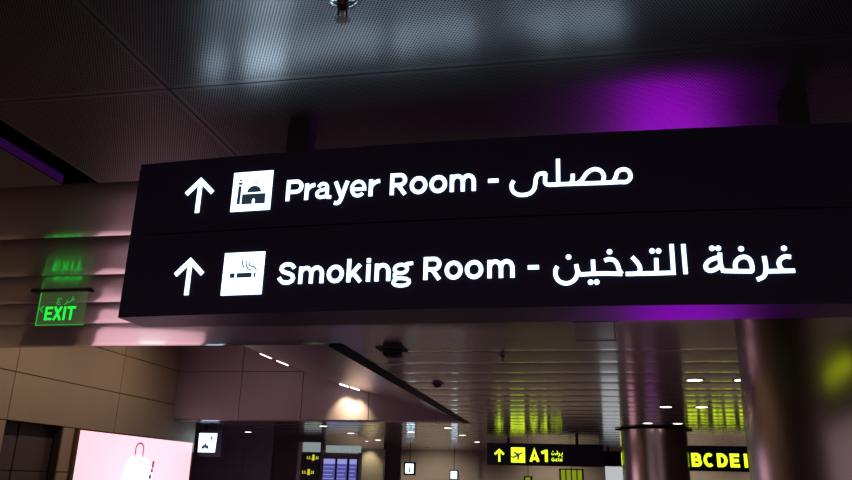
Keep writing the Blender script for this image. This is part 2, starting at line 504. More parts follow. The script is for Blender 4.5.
bm = boxes((-11.75, -11.70, 9.9, 13.95, 0, 2.7), (-11.75, -11.70, 13.97, 14.75, 0, 1.66), (-11.75, -11.70, 13.97, 14.75, 1.68, 2.7), (-11.72, -11.68, 14.78, 16.0, 0, 1.66), (-11.72, -11.68, 14.78, 16.0, 1.68, 2.7), (-11.85, -11.80, 9.8, 16.2, 0, 2.8), (-11.85, -11.6, 9.8, 16.2, 2.68, 2.8))
struct('door_1', bm, M['door'], 'dark recessed doorway low in the left wall')

FWP = lambda u, v, d: (u, FAR_Y-d, v)
bm = bmesh.new()
clad(bm, FWP, [-11.4, -9.39, -7.52, -5.56, -3.67, -2.75], [3.24, 4.585, 6.3], gap=0.02)
struct('wall_front', bm, M['mauve'], 'panelled bulkhead facing the camera across the high void')
bm = boxes((-11.6, -2.75, FAR_Y+0.02, FAR_Y+0.12, 3.26, 6.6))
struct('wall_front.001', bm, M['joint'], 'dark backing behind the bulkhead joints')

bm = boxes((-24, 12, 38.0, 38.2, 0, H+0.05))
struct('wall_far', bm, M['palewall'], 'pale wall closing the far end of the concourse')
bm = boxes((12, 12.2, -8, 38.2, 0, H+0.3))
struct('wall_right', bm, M['tan'], 'tan wall on the right side of the concourse')
bm = boxes((-16.0, -13.22, 30.0, 30.2, 0, 1.9), (-16.0, -13.22, 30.0, 30.2, 1.92, 2.62), (-16.0, -13.22, 30.0, 30.2, 2.64, H), (-13.2, -12.0, 30.0, 30.2, 0, H))
struct('wall_side', bm, M['bluewall'], 'dark blue grey panels beyond the end of the left wall')
bm = boxes((-11.98, -9.9, 30.1, 30.3, 0, H), (-16.2, -16.0, 22.15, 30.2, 0, H))
struct('wall_side.001', bm, M['brownwall'], 'dark brown recess beside the blue grey panels')
bm = boxes((-8.75, -7.62, 31.0, 31.3, 0, 2.90))
struct('wall_end', bm, M['cream'], 'cream wall lit from above beside the flight screens')
bm = boxes((-8.12, -7.36, 33.0, 33.2, 0, H))
struct('door_2', bm, M['brownwall'], 'dark doorway right of the cream wall')

# =================================================================== BIG SIGN
def sign_y(x): return 2.95 + 0.015*x + 0.023*x*x
SIGN_L, SIGN_R, SIGN_B, SIGN_T, SEAM, BACK = -1.987, 1.74, 2.277, 3.020, 2.659, 3.235
big = thing('overhead_sign', 'large black backlit sign reading Prayer Room and Smoking Room in English and Arabic', 'sign', (0, 3.1, SIGN_B))
def face(u, v, d): return (u, sign_y(u)-d, v)
def sign_module(z0, z1):
    bm = bmesh.new(); n = 40
    xs = [SIGN_L+(SIGN_R-SIGN_L)*i/n for i in range(n+1)]
    fb = [bm.verts.new((x, sign_y(x), z0)) for x in xs]; ft = [bm.verts.new((x, sign_y(x), z1)) for x in xs]
    bb = [bm.verts.new((x, BACK, z0)) for x in xs]; bt = [bm.verts.new((x, BACK, z1)) for x in xs]
    for i in range(n):
        bm.faces.new((fb[i], fb[i+1], ft[i+1], ft[i])); bm.faces.new((bb[i], bt[i], bt[i+1], bb[i+1]))
        bm.faces.new((ft[i], ft[i+1], bt[i+1], bt[i]))
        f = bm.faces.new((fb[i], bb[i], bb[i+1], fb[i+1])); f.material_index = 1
    for i in (0, n): bm.faces.new((fb[i], ft[i], bt[i], bb[i]))
    return bm
upper = obj('sign_panel', sign_module(SEAM+0.003, SIGN_T), [M['case'], M['case']], big)
lower = obj('sign_panel', sign_module(SIGN_B, SEAM-0.003), [M['case'], M['case_under']], big)
D0, D1 = -0.002, 0.003
T1 = 0.0168
ROW1 = [(-1.2218,-1.1431),(-1.1337,-1.086),(-1.0831,-1.0093),(-1.0,-0.929),(-0.9229,-0.8513),(-0.8384,-0.7888),(-0.7432,-0.6676),(-0.6557,-0.5797),(-0.5698,-0.4943),(-0.4814,-0.371),(-0.3185,-0.2755)]
ROW2 = [(-1.225,-1.1449),(-1.1312,-1.0185),(-1.0046,-0.9299),(-0.9164,-0.8483),(-0.8337,-0.811),(-0.7941,-0.7267),(-0.7164,-0.6316),(-0.5859,-0.5104),(-0.4974,-0.4237),(-0.4138,-0.3392),(-0.3217,-0.2126),(-0.159,-0.1153)]
ARABIC1 = [[(-0.2114,2.8171),(-0.2204,2.7985),(-0.2163,2.773),(-0.1975,2.7564),(-0.1706,2.7521),(-0.1437,2.7587),(-0.1274,2.7767),(-0.1219,2.8016),(-0.1185,2.8252),(-0.1087,2.8406),(-0.0927,2.8445),(-0.0804,2.8423),(-0.0817,2.8194),(-0.0806,2.8013),(-0.0686,2.7928),(-0.0291,2.7918)],[(-0.0265,2.9065),(-0.0284,2.7925)],[(-0.0686,2.7928),(0.021,2.7926),(0.1344,2.7915),(0.1976,2.7919),(0.2256,2.7923)],[(0.0318,2.8361),(0.0307,2.8063),(0.0196,2.7927)],[(0.0423,2.7909),(0.0656,2.8047),(0.0867,2.8351),(0.1086,2.8506),(0.1286,2.8528),(0.1473,2.8425),(0.1568,2.8201),(0.1506,2.7932)],[(0.1906,2.7922),(0.202,2.8104),(0.2125,2.8372),(0.232,2.8473),(0.2528,2.8424),(0.2622,2.8233),(0.2598,2.8056),(0.2451,2.7923),(0.2255,2.7915)]]
ARABIC2 = [[(-0.0426,2.4407),(-0.0495,2.4252),(-0.0496,2.4015),(-0.0379,2.381),(-0.0158,2.3704),(0.0067,2.3733),(0.0263,2.3883),(0.0355,2.4117),(0.0342,2.43),(0.0316,2.447)],[(0.0346,2.4232),(0.0461,2.4061),(0.0621,2.4057),(0.0939,2.407),(0.1445,2.4073),(0.2073,2.404)],[(0.0976,2.4644),(0.0978,2.4083)],[(0.1426,2.4599),(0.16,2.4656),(0.18,2.4597),(0.1917,2.4419),(0.1968,2.4196),(0.2061,2.4053)],[(0.2487,2.4723),(0.2634,2.4551),(0.2747,2.4347),(0.2754,2.416),(0.2636,2.4049),(0.221,2.4037)],[(0.2635,2.4042),(0.3318,2.4042),(0.409,2.4054)],[(0.3403,2.4655),(0.3381,2.4054)],[(0.4021,2.5214),(0.4009,2.4043)],[(0.4462,2.5204),(0.446,2.3995)],[(0.5799,2.4819),(0.5781,2.4487),(0.5803,2.4255),(0.5869,2.4123),(0.5987,2.4088),(0.6915,2.4061)],[(0.5784,2.4653),(0.5547,2.4591),(0.5356,2.4495),(0.5232,2.4331),(0.525,2.4179),(0.5384,2.4111),(0.557,2.4161),(0.5732,2.4276)],[(0.6895,2.4041),(0.6933,2.4237),(0.6888,2.45),(0.6734,2.4635),(0.6519,2.4606),(0.6353,2.4444),(0.6315,2.4247),(0.6348,2.4082)],[(0.7409,2.4656),(0.743,2.4295),(0.7402,2.4034),(0.7298,2.3841),(0.706,2.3727)],[(0.8377,2.4608),(0.8172,2.4631),(0.7993,2.4528),(0.7914,2.4353),(0.7969,2.4156),(0.8049,2.4077)],[(0.7422,2.4053),(0.8461,2.4065)]]
DOTS2 = [(0.0031,2.4785),(0.0849,2.373),(0.1083,2.3732),(0.1634,2.4961),(0.3267,2.4955),(0.351,2.4949),(0.5524,2.5011),(0.5755,2.5007),(0.6598,2.4969),(0.8168,2.496)]
def words(text, spans, base, cap, par):
    k = 0
    for w in text.split():
        o = obj('dash' if w == '-' else 'english_lettering', write(bmesh.new(), w, spans[k:k+len(w)], base, cap, T1, face, D0, D1), M['white_lit'], par)
        tag(o, 'glowing white dash' if w == '-' else 'glowing white word '+w)
        k += len(w)
words('Prayer Room -', ROW1, 2.781, 0.0985, upper)
bm = bmesh.new()
for p in ARABIC1: ribbon(bm, smooth_path(p), T1*0.95, face, D0, D1)
tag(obj('arabic_lettering', bm, M['white_lit'], upper), 'glowing white Arabic word for prayer room')
words('Smoking Room -', ROW2, 2.399, 0.0965, lower)
for strokes, dots, w in ((ARABIC2[9:], DOTS2[6:], 'room'), (ARABIC2[:9], DOTS2[:6], 'smoking')):
    bm = bmesh.new()
    for p in strokes: ribbon(bm, smooth_path(p), T1*0.95, face, D0, D1)
    for u, v in dots: disc(bm, u, v, 0.0105, face, D0, D1)
    tag(obj('arabic_lettering', bm, M['white_lit'], lower), 'glowing white Arabic word for '+w)
for par, cx, z0, z1 in ((upper, -1.6535, 2.753, 2.926), (lower, -1.6555, 2.3675, 2.540)):
    obj('arrow', up_arrow(bmesh.new(), cx, z0, z1, 0.0670, 0.0205, face, D0, D1), M['white_lit'], par)
sq1 = obj('pictogram', prism(bmesh.new(), [(-1.4855,2.7455),(-1.2935,2.7455),(-1.2935,2.9340),(-1.4855,2.9340)], face, D0, D1), M['white_lit'], upper)
bm = bmesh.new()
E0, E1 = 0.0025, 0.0045
prism(bm, [(-1.4585,2.7785),(-1.4420,2.7785),(-1.4415,2.8670),(-1.4565,2.8675)], face, E0, E1)
prism(bm, [(-1.4545,2.8725),(-1.4395,2.8725),(-1.4375,2.8845),(-1.4590,2.8845)], face, E0, E1)
disc(bm, -1.4482, 2.8945, 0.0055, face, E0, E1, 10)
prism(bm, arc(-1.3775, 2.833, 0.0340, 0.0310, 0, 180, 18), face, E0, E1)
ribbon(bm, [(-1.3780+0.008*cos(R(a)), 2.8785+0.008*sin(R(a))) for a in (-100,-60,-20,20,60,100)], 0.0040, face, E0, E1)
prism(bm, [(-1.4345,2.7770),(-1.3825,2.7770),(-1.3840,2.7930),(-1.3810,2.8000),(-1.3765,2.8028),(-1.3720,2.8000),(-1.3690,2.7930),(-1.3705,2.7770),(-1.3200,2.7755),(-1.3200,2.8250),(-1.4345,2.8260)], face, E0, E1)
tag(obj('mosque_symbol', bm, M['picto_dark'], sq1), 'dark mosque with dome and minaret')
sq2 = obj('pictogram', prism(bmesh.new(), [(-1.4875,2.3593),(-1.2963,2.3593),(-1.2963,2.5505),(-1.4875,2.5505)], face, D0, D1), M['white_lit'], lower)
bm = bmesh.new()
prism(bm, [(-1.4532,2.4355),(-1.4298,2.4355),(-1.4298,2.4568),(-1.4532,2.4568)], face, E0, E1)
prism(bm, [(-1.4206,2.4355),(-1.3493,2.4355),(-1.3493,2.4568),(-1.4206,2.4568)], face, E0, E1)
for q in ([(-1.4004,2.5156),(-1.3996,2.505),(-1.3977,2.4966),(-1.3886,2.4798)], [(-1.3814,2.5106),(-1.3808,2.499),(-1.3780,2.4870),(-1.3697,2.4749),(-1.3600,2.4690),(-1.3523,2.4666)], [(-1.3663,2.5011),(-1.3632,2.4892),(-1.3550,2.4850),(-1.3462,2.4838),(-1.3344,2.4763),(-1.3291,2.4656)]):
    ribbon(bm, q, 0.0056, face, E0, E1)
cg = obj('cigarette_symbol', bm, M['picto_dark'], sq2)
obj('ember', prism(bmesh.new(), [(-1.3388,2.4355),(-1.3307,2.4355),(-1.3307,2.4568),(-1.3388,2.4568)], face, E0, E1), M['picto_grey'], sq2)
for hx, w in ((-1.228, 0.052), (0.958, 0.047)):
    bm = boxes((hx-w, hx+w, 3.06, 3.16, SIGN_T-0.005, H+0.004))
    obj('hanger', bm, M['hanger'], big)
# the sign's other face looks up the hall: a lit yellow panel seen mirrored in the columns
backp = lambda u, v, d: (u, BACK+d, v)
bm = prism(bmesh.new(), [(-1.30,2.69),(0.6,2.69),(0.6,2.80),(-1.30,2.80)], backp, -0.002, 0.004)
tag(obj('rear_lit_panel', bm, M['yellow_lit'], upper), 'yellow lit panel on the rear face')

# =================================================================== COLUMNS
def column(label, cx, cy, r):
    t = thing('column', label, 'column', (cx, cy, 0), 'steel clad columns')
    seg = 96
    obj('steel_cladding', lathe([(r, 0.12), (r, H-0.05)], cx, cy, seg, cap=False), M['steel'], t, smooth=True)
    obj('base_ring', lathe([(r+0.02, 0.0), (r+0.02, 0.11), (r+0.005, 0.12)], cx, cy, 64), M['dark_trim'], t)
    bm = lathe([(r-0.05, H-0.05), (r+0.045, H-0.05), (r+0.045, H-0.005), (r-0.05, H-0.005)], cx, cy, 64)
    for a in (0, 180):
        ca, sa = cos(R(a)), sin(R(a))
        x0 = cx+ca*(r+0.03); x1 = cx+ca*(r+0.15)
        box(bm, min(x0, x1), max(x0, x1), cy-0.05, cy+0.05, H-0.05, H-0.005)
    obj('collar', bm, M['dark_trim'], t)
    return t
column('wide steel clad column at the right edge behind the big sign', 2.118, 6.02, 0.87)
column('steel clad column with dark collar standing between the A1 and BCDE signs', 2.14, 22.1, 0.87)

# =================================================================== EXIT SIGN (green, left)
ex = thing('exit_sign', 'green glowing acrylic exit sign hanging from the ceiling at left', 'exit sign', (-4.5, 5.96, H), 'acrylic exit signs')
bm = boxes((-4.83, -4.235, 5.925, 5.995, H-0.014, H+0.004), bev=0.003)
obj('ceiling_rail', bm, M['black'], ex)
ac = obj('acrylic_panel', boxes((-4.742, -4.267, 5.957, 5.965, 2.884, H-0.012)), M['acrylic'], ex)
bm = boxes((-4.746, -4.741, 5.955, 5.967, 2.884, H-0.016), (-4.746, -4.264, 5.955, 5.967, 2.879, 2.885))
tag(obj('glowing_edge', bm, M['green_dim'], ac), 'bright green lit edge of the acrylic')
ep = front(5.957)
bm = bmesh.new()
write(bm, 'EXIT', [(-4.666,-4.592),(-4.582,-4.495),(-4.484,-4.456),(-4.446,-4.362)], 2.926, 0.124, 0.0215, ep, 0.0, 0.003)
tag(obj('lettering', bm, M['green_lit'], ac), 'glowing green word EXIT')
bm = bmesh.new()
tk = 0.0075
ribbon(bm, [(-4.420,3.112),(-4.408,3.126),(-4.396,3.120),(-4.400,3.108),(-4.420,3.104),(-4.436,3.088),(-4.448,3.080)], tk, ep, 0.0, 0.003)
ribbon(bm, [(-4.462,3.110),(-4.460,3.090),(-4.472,3.074),(-4.488,3.068)], tk, ep, 0.0, 0.003)
ribbon(bm, [(-4.520,3.122),(-4.540,3.126),(-4.560,3.120),(-4.545,3.110),(-4.560,3.096),(-4.562,3.080),(-4.545,3.068),(-4.525,3.072)], tk, ep, 0.0, 0.003)
disc(bm, -4.538, 3.090, 0.006, ep, 0, 0.003, 8); disc(bm, -4.410, 3.140, 0.005, ep, 0, 0.003, 8)
tag(obj('arabic_lettering', bm, M['green_dim'], ac), 'thin green Arabic word for exit')
bm = ribbon(bmesh.new(), [(-4.690,3.058),(-4.722,3.030),(-4.690,3.000)], 0.014, ep, 0.0, 0.003)
tag(obj('chevron', bm, M['green_dim'], ac), 'dim green left chevron')

ex2 = thing('exit_sign', 'small clear acrylic sign plate hanging below the big sign, unlit', 'exit sign', (0.24, 7.6, H), 'acrylic exit signs')
obj('ceiling_rail', boxes((0.02, 0.47, 7.57, 7.63, H-0.02, H+0.004)), M['grey_metal'], ex2)
pl = obj('acrylic_panel', boxes((0.058, 0.428, 7.594, 7.606, 3.0, H-0.02), bev=0.003), M['clear'], ex2)
obj('polished_edge', boxes((0.050, 0.060, 7.588, 7.612, 2.998, H-0.02), (0.426, 0.436, 7.588, 7.612, 2.998, H-0.02), (0.050, 0.436, 7.588, 7.612, 2.988, 3.001)), M['frosted'], pl)

# =================================================================== SPRINKLERS AND DETECTORS
def sprinkler(label, cx, cy, s=1.0):
    t = thing('sprinkler', label, 'sprinkler', (cx, cy, H), 'ceiling sprinklers')
    obj('escutcheon', lathe([(0.0, H-0.012*s), (0.034*s, H-0.013*s), (0.050*s, H-0.010*s), (0.062*s, H-0.002*s), (0.062*s, H+0.002)], cx, cy, 32), M['chrome'], t, smooth=True)
    fr = obj('frame', lathe([(0.022*s, H-0.010*s), (0.023*s, H-0.034*s), (0.013*s, H-0.040*s), (0.013*s, H-0.048*s), (0.005*s, H-0.052*s)], cx, cy, 12), M['bronze'], t)
    bm = bmesh.new()
    for q in (-1, 1):
        box(bm, cx+q*0.016*s-0.003*s, cx+q*0.016*s+0.003*s, cy-0.003*s, cy+0.003*s, H-0.085*s, H-0.040*s)
    box(bm, cx-0.019*s, cx+0.019*s, cy-0.004*s, cy+0.004*s, H-0.088*s, H-0.082*s)
    obj('yoke_arms', bm, M['bronze'], fr)
    obj('glass_bulb', lathe([(0.0, H-0.050*s), (0.006*s, H-0.054*s), (0.006*s, H-0.076*s), (0.0, H-0.082*s)], cx, cy, 10), M['bulb'], t)
    bm = lathe([(0.0, H-0.088*s), (0.022*s, H-0.088*s), (0.022*s, H-0.090*s), (0.0, H-0.091*s)], cx, cy, 12)
    for i in range(10):
        a = 2*pi*i/10
        ribbon(bm, [(cx+0.018*s*cos(a), cy+0.018*s*sin(a)), (cx+0.030*s*cos(a), cy+0.030*s*sin(a))], 0.006*s, lambda u, v, d: (u, v, H-0.0895*s+d), 0, 0.0015*s)
    obj('deflector', bm, M['bronze'], t)
sprinkler('chrome sprinkler head under the perforated panel at the top of the photo', -0.737, 2.15, 0.92)
sprinkler('small dark sprinkler head on the plank ceiling above the A1 sign', -0.86, 9.67, 0.9)
t = thing('smoke_detector', 'dark box shaped ceiling unit near the corner of the high void', 'detector', (-2.15, 9.15, H))
obj('base_plate', boxes((-2.37, -2.02, 9.0, 9.3, H-0.02, H+0.004), bev=0.005), M['plastic'], t)
obj('housing', boxes((-2.29, -2.08, 9.04, 9.26, H-0.10, H-0.018), bev=0.02), M['black'], t)
t = thing('ceiling_sensor', 'tiny ceiling sensor beside the dark edge channel', 'sensor', (-2.20, 12.5, H))
obj('dome', lathe([(0.0, H-0.07), (0.05, H-0.06), (0.075, H-0.02), (0.08, H+0.004)], -2.20, 12.5, 20), M['plastic'], t, smooth=True)
obj('rim', lathe([(0.08, H-0.008), (0.11, H-0.006), (0.11, H+0.003), (0.08, H+0.003)], -2.20, 12.5, 24), M['grey_metal'], t)

# purple glow added along the slot's cheek, for the light falling on it
t = thing('cheek_glow', 'thin purple glow put on the cheek of the recessed ceiling slot at left', 'light', (-2.84, 2.0, H+0.08))
obj('glow_face', boxes((-2.851, -2.840, -1.0, P0-0.03, H+0.002, H+0.045)), M['purple_cheek'], t)
obj('channel', boxes((-2.852, -2.838, -1.0, P0-0.03, H+0.045, H+0.053)), M['dark_trim'], t)

# =================================================================== DOWNLIGHTS
DL = [(-11.23,25.69,'dark corridor beyond the small pictogram box'),(-7.42,22.45,'nearest of the row under the bulkhead, above the directory board'),(-7.47,25.6,'second of the row under the bulkhead, above the flight screens'),(-7.5,29.5,'third of the row under the bulkhead, above the cream wall'),(-5.17,24.62,'alone left of the dark edge channel end'),(-3.65,22.66,'nearest of the row past the dark edge channel'),(-3.67,25.9,'middle of the row past the dark edge channel'),(-3.67,29.85,'farthest of the row, just left of the A1 sign'),(1.82,12.07,'largest one, left of the near column'),(2.50,12.07,'half hidden behind the edge of the near column'),(1.83,16.12,'middle pair left one, above the far column'),(2.52,16.12,'middle pair right one, above the BCDE sign'),(1.83,20.2,'far pair left one, above the collar of the far column'),(2.55,20.2,'far pair right one, above the collar of the far column')]
for i, (x, y, w) in enumerate(DL):
    t = thing('downlight', 'round white recessed downlight, '+w, 'downlight', (x, y, H), 'recessed ceiling downlights')
    obj('trim_ring', lathe([(0.105, H-0.004), (0.145, H-0.008), (0.15, H+0.004), (0.105, H+0.004)], x, y, 28), M['grey_metal'], t, smooth=True)
    obj('lamp', lathe([(0.0, H-0.006), (0.112, H-0.006), (0.112, H-0.002), (0.0, H-0.002)], x, y, 28), M['lamp'], t)
    ld = bpy.data.lights.new('beam', 'SPOT')
    ld.energy = 120; ld.color = (1.0, 0.82, 0.74); ld.spot_size = R(95); ld.spot_blend = 0.6; ld.shadow_soft_size = 0.1
    lo_ = bpy.data.objects.new('beam', ld); C.objects.link(lo_); lo_.parent = t; lo_.location = (0, 0, -0.03)

# slot lamps in the sloped soffit, next to the bulkhead
def soffit_z(x):
    for (xa, za), (xb, zb) in zip(prof, prof[1:]):
        if xb <= x <= xa: return za+(zb-za)*(x-xa)/(xb-xa)
SL = [(-8.36,-8.08,'upper left of the four, outer one'),(-7.86,-7.58,'second of the four from the left'),(-6.27,-6.05,'third of four, over the bright pool'),(-5.96,-5.74,'lowest of four, over the bright pool')]
for x0, x1, w in SL:
    z0, z1 = soffit_z(x0), soffit_z(x1)
    t = thing('slot_light', 'short slot lamp in the sloped soffit, '+w, 'light', ((x0+x1)/2, 20.42, (z0+z1)/2), 'slot lamps along the sloped soffit')
    ya, yb_ = (19.42, 19.58) if x0 < -7 else (20.14, 20.30)
    sp = lambda u, v, d: (u, v, soffit_z(u)-d)
    obj('lens', prism(bmesh.new(), [(x0,ya),(x1,ya),(x1,yb_),(x0,yb_)], sp, 0.002, 0.034), M['lamp'], t)
    obj('bezel', ribbon(bmesh.new(), [(x0-0.02,ya-0.02),(x1+0.02,ya-0.02),(x1+0.02,yb_+0.02),(x0-0.02,yb_+0.02)], 0.022, sp, 0.002, 0.014, True), M['grey_metal'], t)
    if x0 > -7:
        ld = bpy.data.lights.new('beam', 'SPOT')
        ld.energy = 75; ld.color = (1.0, 0.82, 0.46); ld.spot_size = R(80); ld.spot_blend = 0.9; ld.shadow_soft_size = 0.05
        lo_ = bpy.data.objects.new('beam', ld); C.objects.link(lo_); lo_.parent = t
        lo_.location = (-0.05, -0.15, -0.10); lo_.rotation_euler = (R(30), 0, 0)

# added lamps, out of view over the high void, to brighten the left wall
for yy in (11.0, 14.2, 17.4):
    t = thing('wall_fill_lamp', 'unseen lamp added over the high void to brighten the tan wall', 'light', (-9.0, yy, 5.19), 'added left wall lamps')
    obj('lamp_body', boxes((-9.05, -8.95, yy-0.05, yy+0.05, 5.05, 5.2), bev=0.01), M['black'], t)
    ld = bpy.data.lights.new('beam', 'SPOT')
    ld.energy = 105; ld.color = (1.0, 0.80, 0.60); ld.spot_size = R(130); ld.spot_blend = 1.0; ld.shadow_soft_size = 0.15
    lo_ = bpy.data.objects.new('beam', ld); C.objects.link(lo_); lo_.parent = t
    lo_.location = (0, 0, -0.2); lo_.rotation_euler = (0, R(50), 0)

for i, xx in enumerate((-10.5, -6.6, -1.0, 5.2, 9.2)):  # added ceiling lamps with no visible lens, to brighten the far wall
    t = thing('wall_fill_lamp', 'dark baffled lamp added in the ceiling to brighten the far pale wall', 'light', (xx, 35.2, H), 'added far wall lamps')
    obj('baffle', lathe([(0.07, H-0.005), (0.11, H-0.008), (0.115, H+0.004), (0.07, H+0.004)], xx, 35.2, 18), M['dark_trim'], t)
    ld = bpy.data.lights.new('beam', 'SPOT')
    ld.energy = 260; ld.color = (1.0, 0.82, 0.64); ld.spot_size = R(120); ld.spot_blend = 0.8; ld.shadow_soft_size = 0.08
    lo_ = bpy.data.objects.new('beam', ld); C.objects.link(lo_); lo_.parent = t
    lo_.location = (0, 0, -0.03); lo_.rotation_euler = (R(38), 0, 0)

# =================================================================== PINK ADVERTISEMENT
ad = thing('advertising_lightbox', 'bright pink backlit advertisement with a white handbag on the left wall', 'advertisement', (-11.4, 19.2, 0.35))
AY0, AY1, AZ0, AZ1 = 16.38, 21.95, 0.35, 2.617
obj('frame', boxes((-11.40, -11.33, AY0-0.11, AY0, AZ0-0.1, AZ1+0.03), (-11.40, -11.33, AY1, AY1+0.06, AZ0-0.1, AZ1+0.03), (-11.40, -11.33, AY0, AY1, AZ0-0.1, AZ0), (-11.40, -11.33, AY0, AY1, AZ1, AZ1+0.03)), M['bronze'], ad)
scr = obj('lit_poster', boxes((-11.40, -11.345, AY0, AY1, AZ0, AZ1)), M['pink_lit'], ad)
ap = lambda u, v, d: (-11.345+d, u-0.26, v)
bm = bmesh.new()
prism(bm, [(18.55,1.35),(20.15,1.35),(20.05,1.85),(19.85,2.05),(19.55,2.10),(19.45,2.16),(19.15,2.16),(18.95,2.10),(18.75,1.95)], ap, 0, 0.004)
bag = obj('handbag_print', bm, M['white_print'], scr)
bm = ribbon(bmesh.new(), [(19.12,2.10),(19.12,2.30)]+arc(19.31,2.32,0.19,0.14,180,0,10)+[(19.50,2.30),(19.50,2.10)], 0.05, ap, 0.001, 0.006)
tag(obj('handle_print', bm, M['pink_print'], scr), 'rose outlined bag handle')
bm = bmesh.new()
prism(bm, [(20.02,1.85),(20.12,1.85),(20.14,2.02),(20.04,2.04)], ap, 0.002, 0.006); disc(bm, 20.05, 1.78, 0.06, ap, 0.002, 0.006, 10)
tag(obj('charm_print', bm, M['red_print'], scr), 'red charm beside the bag')
bm = bmesh.new()
disc(bm, 20.0, 1.62, 0.07, ap, 0.002, 0.006, 10); disc(bm, 20.06, 1.48, 0.05, ap, 0.002, 0.006, 10)
obj('tassel_print', bm, M['violet_print'], scr)

# small washroom pictogram box beyond the advertisement
t = thing('pictogram_sign', 'small black hanging box with a white lit pictogram past the end of the left wall', 'sign', (-10.9, 22.3, 2.2), 'small white pictogram signs')
cs = obj('case', boxes((-11.36, -10.52, 22.2, 22.45, 2.24, 3.03), bev=0.01), M['case'], t)
for hx in (-11.15, -10.75): obj('hanger', boxes((hx-0.05, hx+0.05, 22.28, 22.36, 3.02, H+0.004)), M['hanger'], t)
pp = front(22.2)
fc = obj('lit_face', prism(bmesh.new(), [(-11.27,2.37),(-10.72,2.37),(-10.70,2.93),(-11.29,2.93)], pp, -0.002, 0.006), M['white_lit'], t)
bm = up_arrow(bmesh.new(), -10.87, 2.66, 2.84, 0.05, 0.03, pp, 0.005, 0.01)
obj('arrow', bm, M['picto_dark'], fc)
bm = bmesh.new()
for x in (-11.12, -10.98): prism(bm, [(x-0.06,2.47),(x+0.06,2.47),(x+0.02,2.58),(x-0.02,2.58)], pp, 0.005, 0.01)
disc(bm, -11.05, 2.60, 0.035, pp, 0.005, 0.01, 10); prism(bm, [(-11.09,2.50),(-11.01,2.50),(-11.01,2.58),(-11.09,2.58)], pp, 0.006, 0.011)
obj('people_symbol', bm, M['picto_dark'], fc)

# =================================================================== GATE SIGN A1
GY = 27.0
g = thing('gate_sign', 'long black hanging sign with yellow lit arrow, aeroplane and A1', 'sign', (-1.0, GY+0.15, 2.3), 'yellow gate signs')
obj('case', boxes((-2.97, 0.95, GY, GY+0.3, 2.30, 3.02), bev=0.008), M['case'], g)
for x in (-2.24, 0.09): obj('hanger', boxes((x-0.05, x+0.05, GY+0.1, GY+0.2, 3.015, H+0.004)), M['hanger'], g)
gp = front(GY)
obj('arrow', up_arrow(bmesh.new(), -2.545, 2.40, 2.84, 0.155, 0.072, gp, -0.003, 0.006), M['yellow_lit'], g)
sq = obj('pictogram', prism(bmesh.new(), [(-2.145,2.385),(-1.665,2.385),(-1.665,2.885),(-2.145,2.885)], gp, -0.003, 0.006), M['yellow_lit'], g)
bm = bmesh.new()
def plane_pt(u, v):
    a = R(28); return (-1.90+u*cos(a)-v*sin(a), 2.64+u*sin(a)+v*cos(a))
prism(bm, [plane_pt(*p) for p in ((-0.20,-0.025),(0.12,-0.025),(0.20,0.0),(0.12,0.025),(-0.20,0.025))], gp, 0.005, 0.012)
prism(bm, [plane_pt(*p) for p in ((0.04,0.02),(-0.06,0.15),(-0.11,0.15),(-0.05,0.02))], gp, 0.005, 0.012)
prism(bm, [plane_pt(*p) for p in ((0.04,-0.02),(-0.05,-0.02),(-0.11,-0.15),(-0.06,-0.15))], gp, 0.005, 0.012)
prism(bm, [plane_pt(*p) for p in ((-0.17,0.0),(-0.22,0.08),(-0.25,0.08),(-0.22,0.0))], gp, 0.005, 0.012)
obj('aeroplane_symbol', bm, M['picto_dark'], sq)
bm = bmesh.new()
write(bm, 'A1', [(-1.525,-1.175),(-1.125,-0.90)], 2.425, 0.40, 0.098, gp, -0.003, 0.006)
obj('lettering', bm, M['yellow_lit'], g)
bm = bmesh.new()
write(bm, 'Gate', [(-0.78,-0.67),(-0.655,-0.58),(-0.565,-0.51),(-0.495,-0.41)], 2.45, 0.115, 0.022, gp, -0.003, 0.006)
obj('small_lettering', bm, M['yellow_lit'], g)
bm = bmesh.new()
tk = 0.023
gp = lambda u, v, d: (u+0.025, GY-d, v)
ribbon(bm, [(-0.80,2.72),(-0.78,2.67),(-0.74,2.66),(-0.71,2.70),(-0.69,2.70),(-0.66,2.66),(-0.62,2.72)], tk, gp, -0.003, 0.006)
ribbon(bm, [(-0.60,2.80),(-0.60,2.66)], tk, gp, -0.003, 0.006)
ribbon(bm, [(-0.57,2.60),(-0.54,2.64),(-0.53,2.71),(-0.57,2.72)], tk, gp, -0.003, 0.006)
ribbon(bm, [(-0.53,2.66),(-0.45,2.66),(-0.43,2.74)], tk, gp, -0.003, 0.006)
disc(bm, -0.45, 2.60, 0.02, gp, -0.003, 0.006, 8); disc(bm, -0.75, 2.77, 0.02, gp, -0.003, 0.006, 8)
obj('arabic_lettering', bm, M['yellow_lit'], g)

# =================================================================== GATE SIGN B C D E
BY = 25.0
g = thing('gate_sign', 'black hanging sign with the yellow lit letters BCDE between the two columns', 'sign', (4.5, BY+0.15, 2.2), 'yellow gate signs')
obj('case', boxes((3.05, 6.4, BY, BY+0.3, 2.19, 2.93), bev=0.008), M['case'], g)
for x in (3.3, 5.6): obj('hanger', boxes((x-0.05, x+0.05, BY+0.1, BY+0.2, 2.925, H+0.004)), M['hanger'], g)
bp_ = front(BY)
bm = bmesh.new()
write(bm, 'BCDE|', [(3.48,3.78),(3.83,4.15),(4.22,4.52),(4.59,4.86),(4.95,5.13)], 2.31, 0.40, 0.098, bp_, -0.003, 0.006)
obj('lettering', bm, M['yellow_lit'], g)

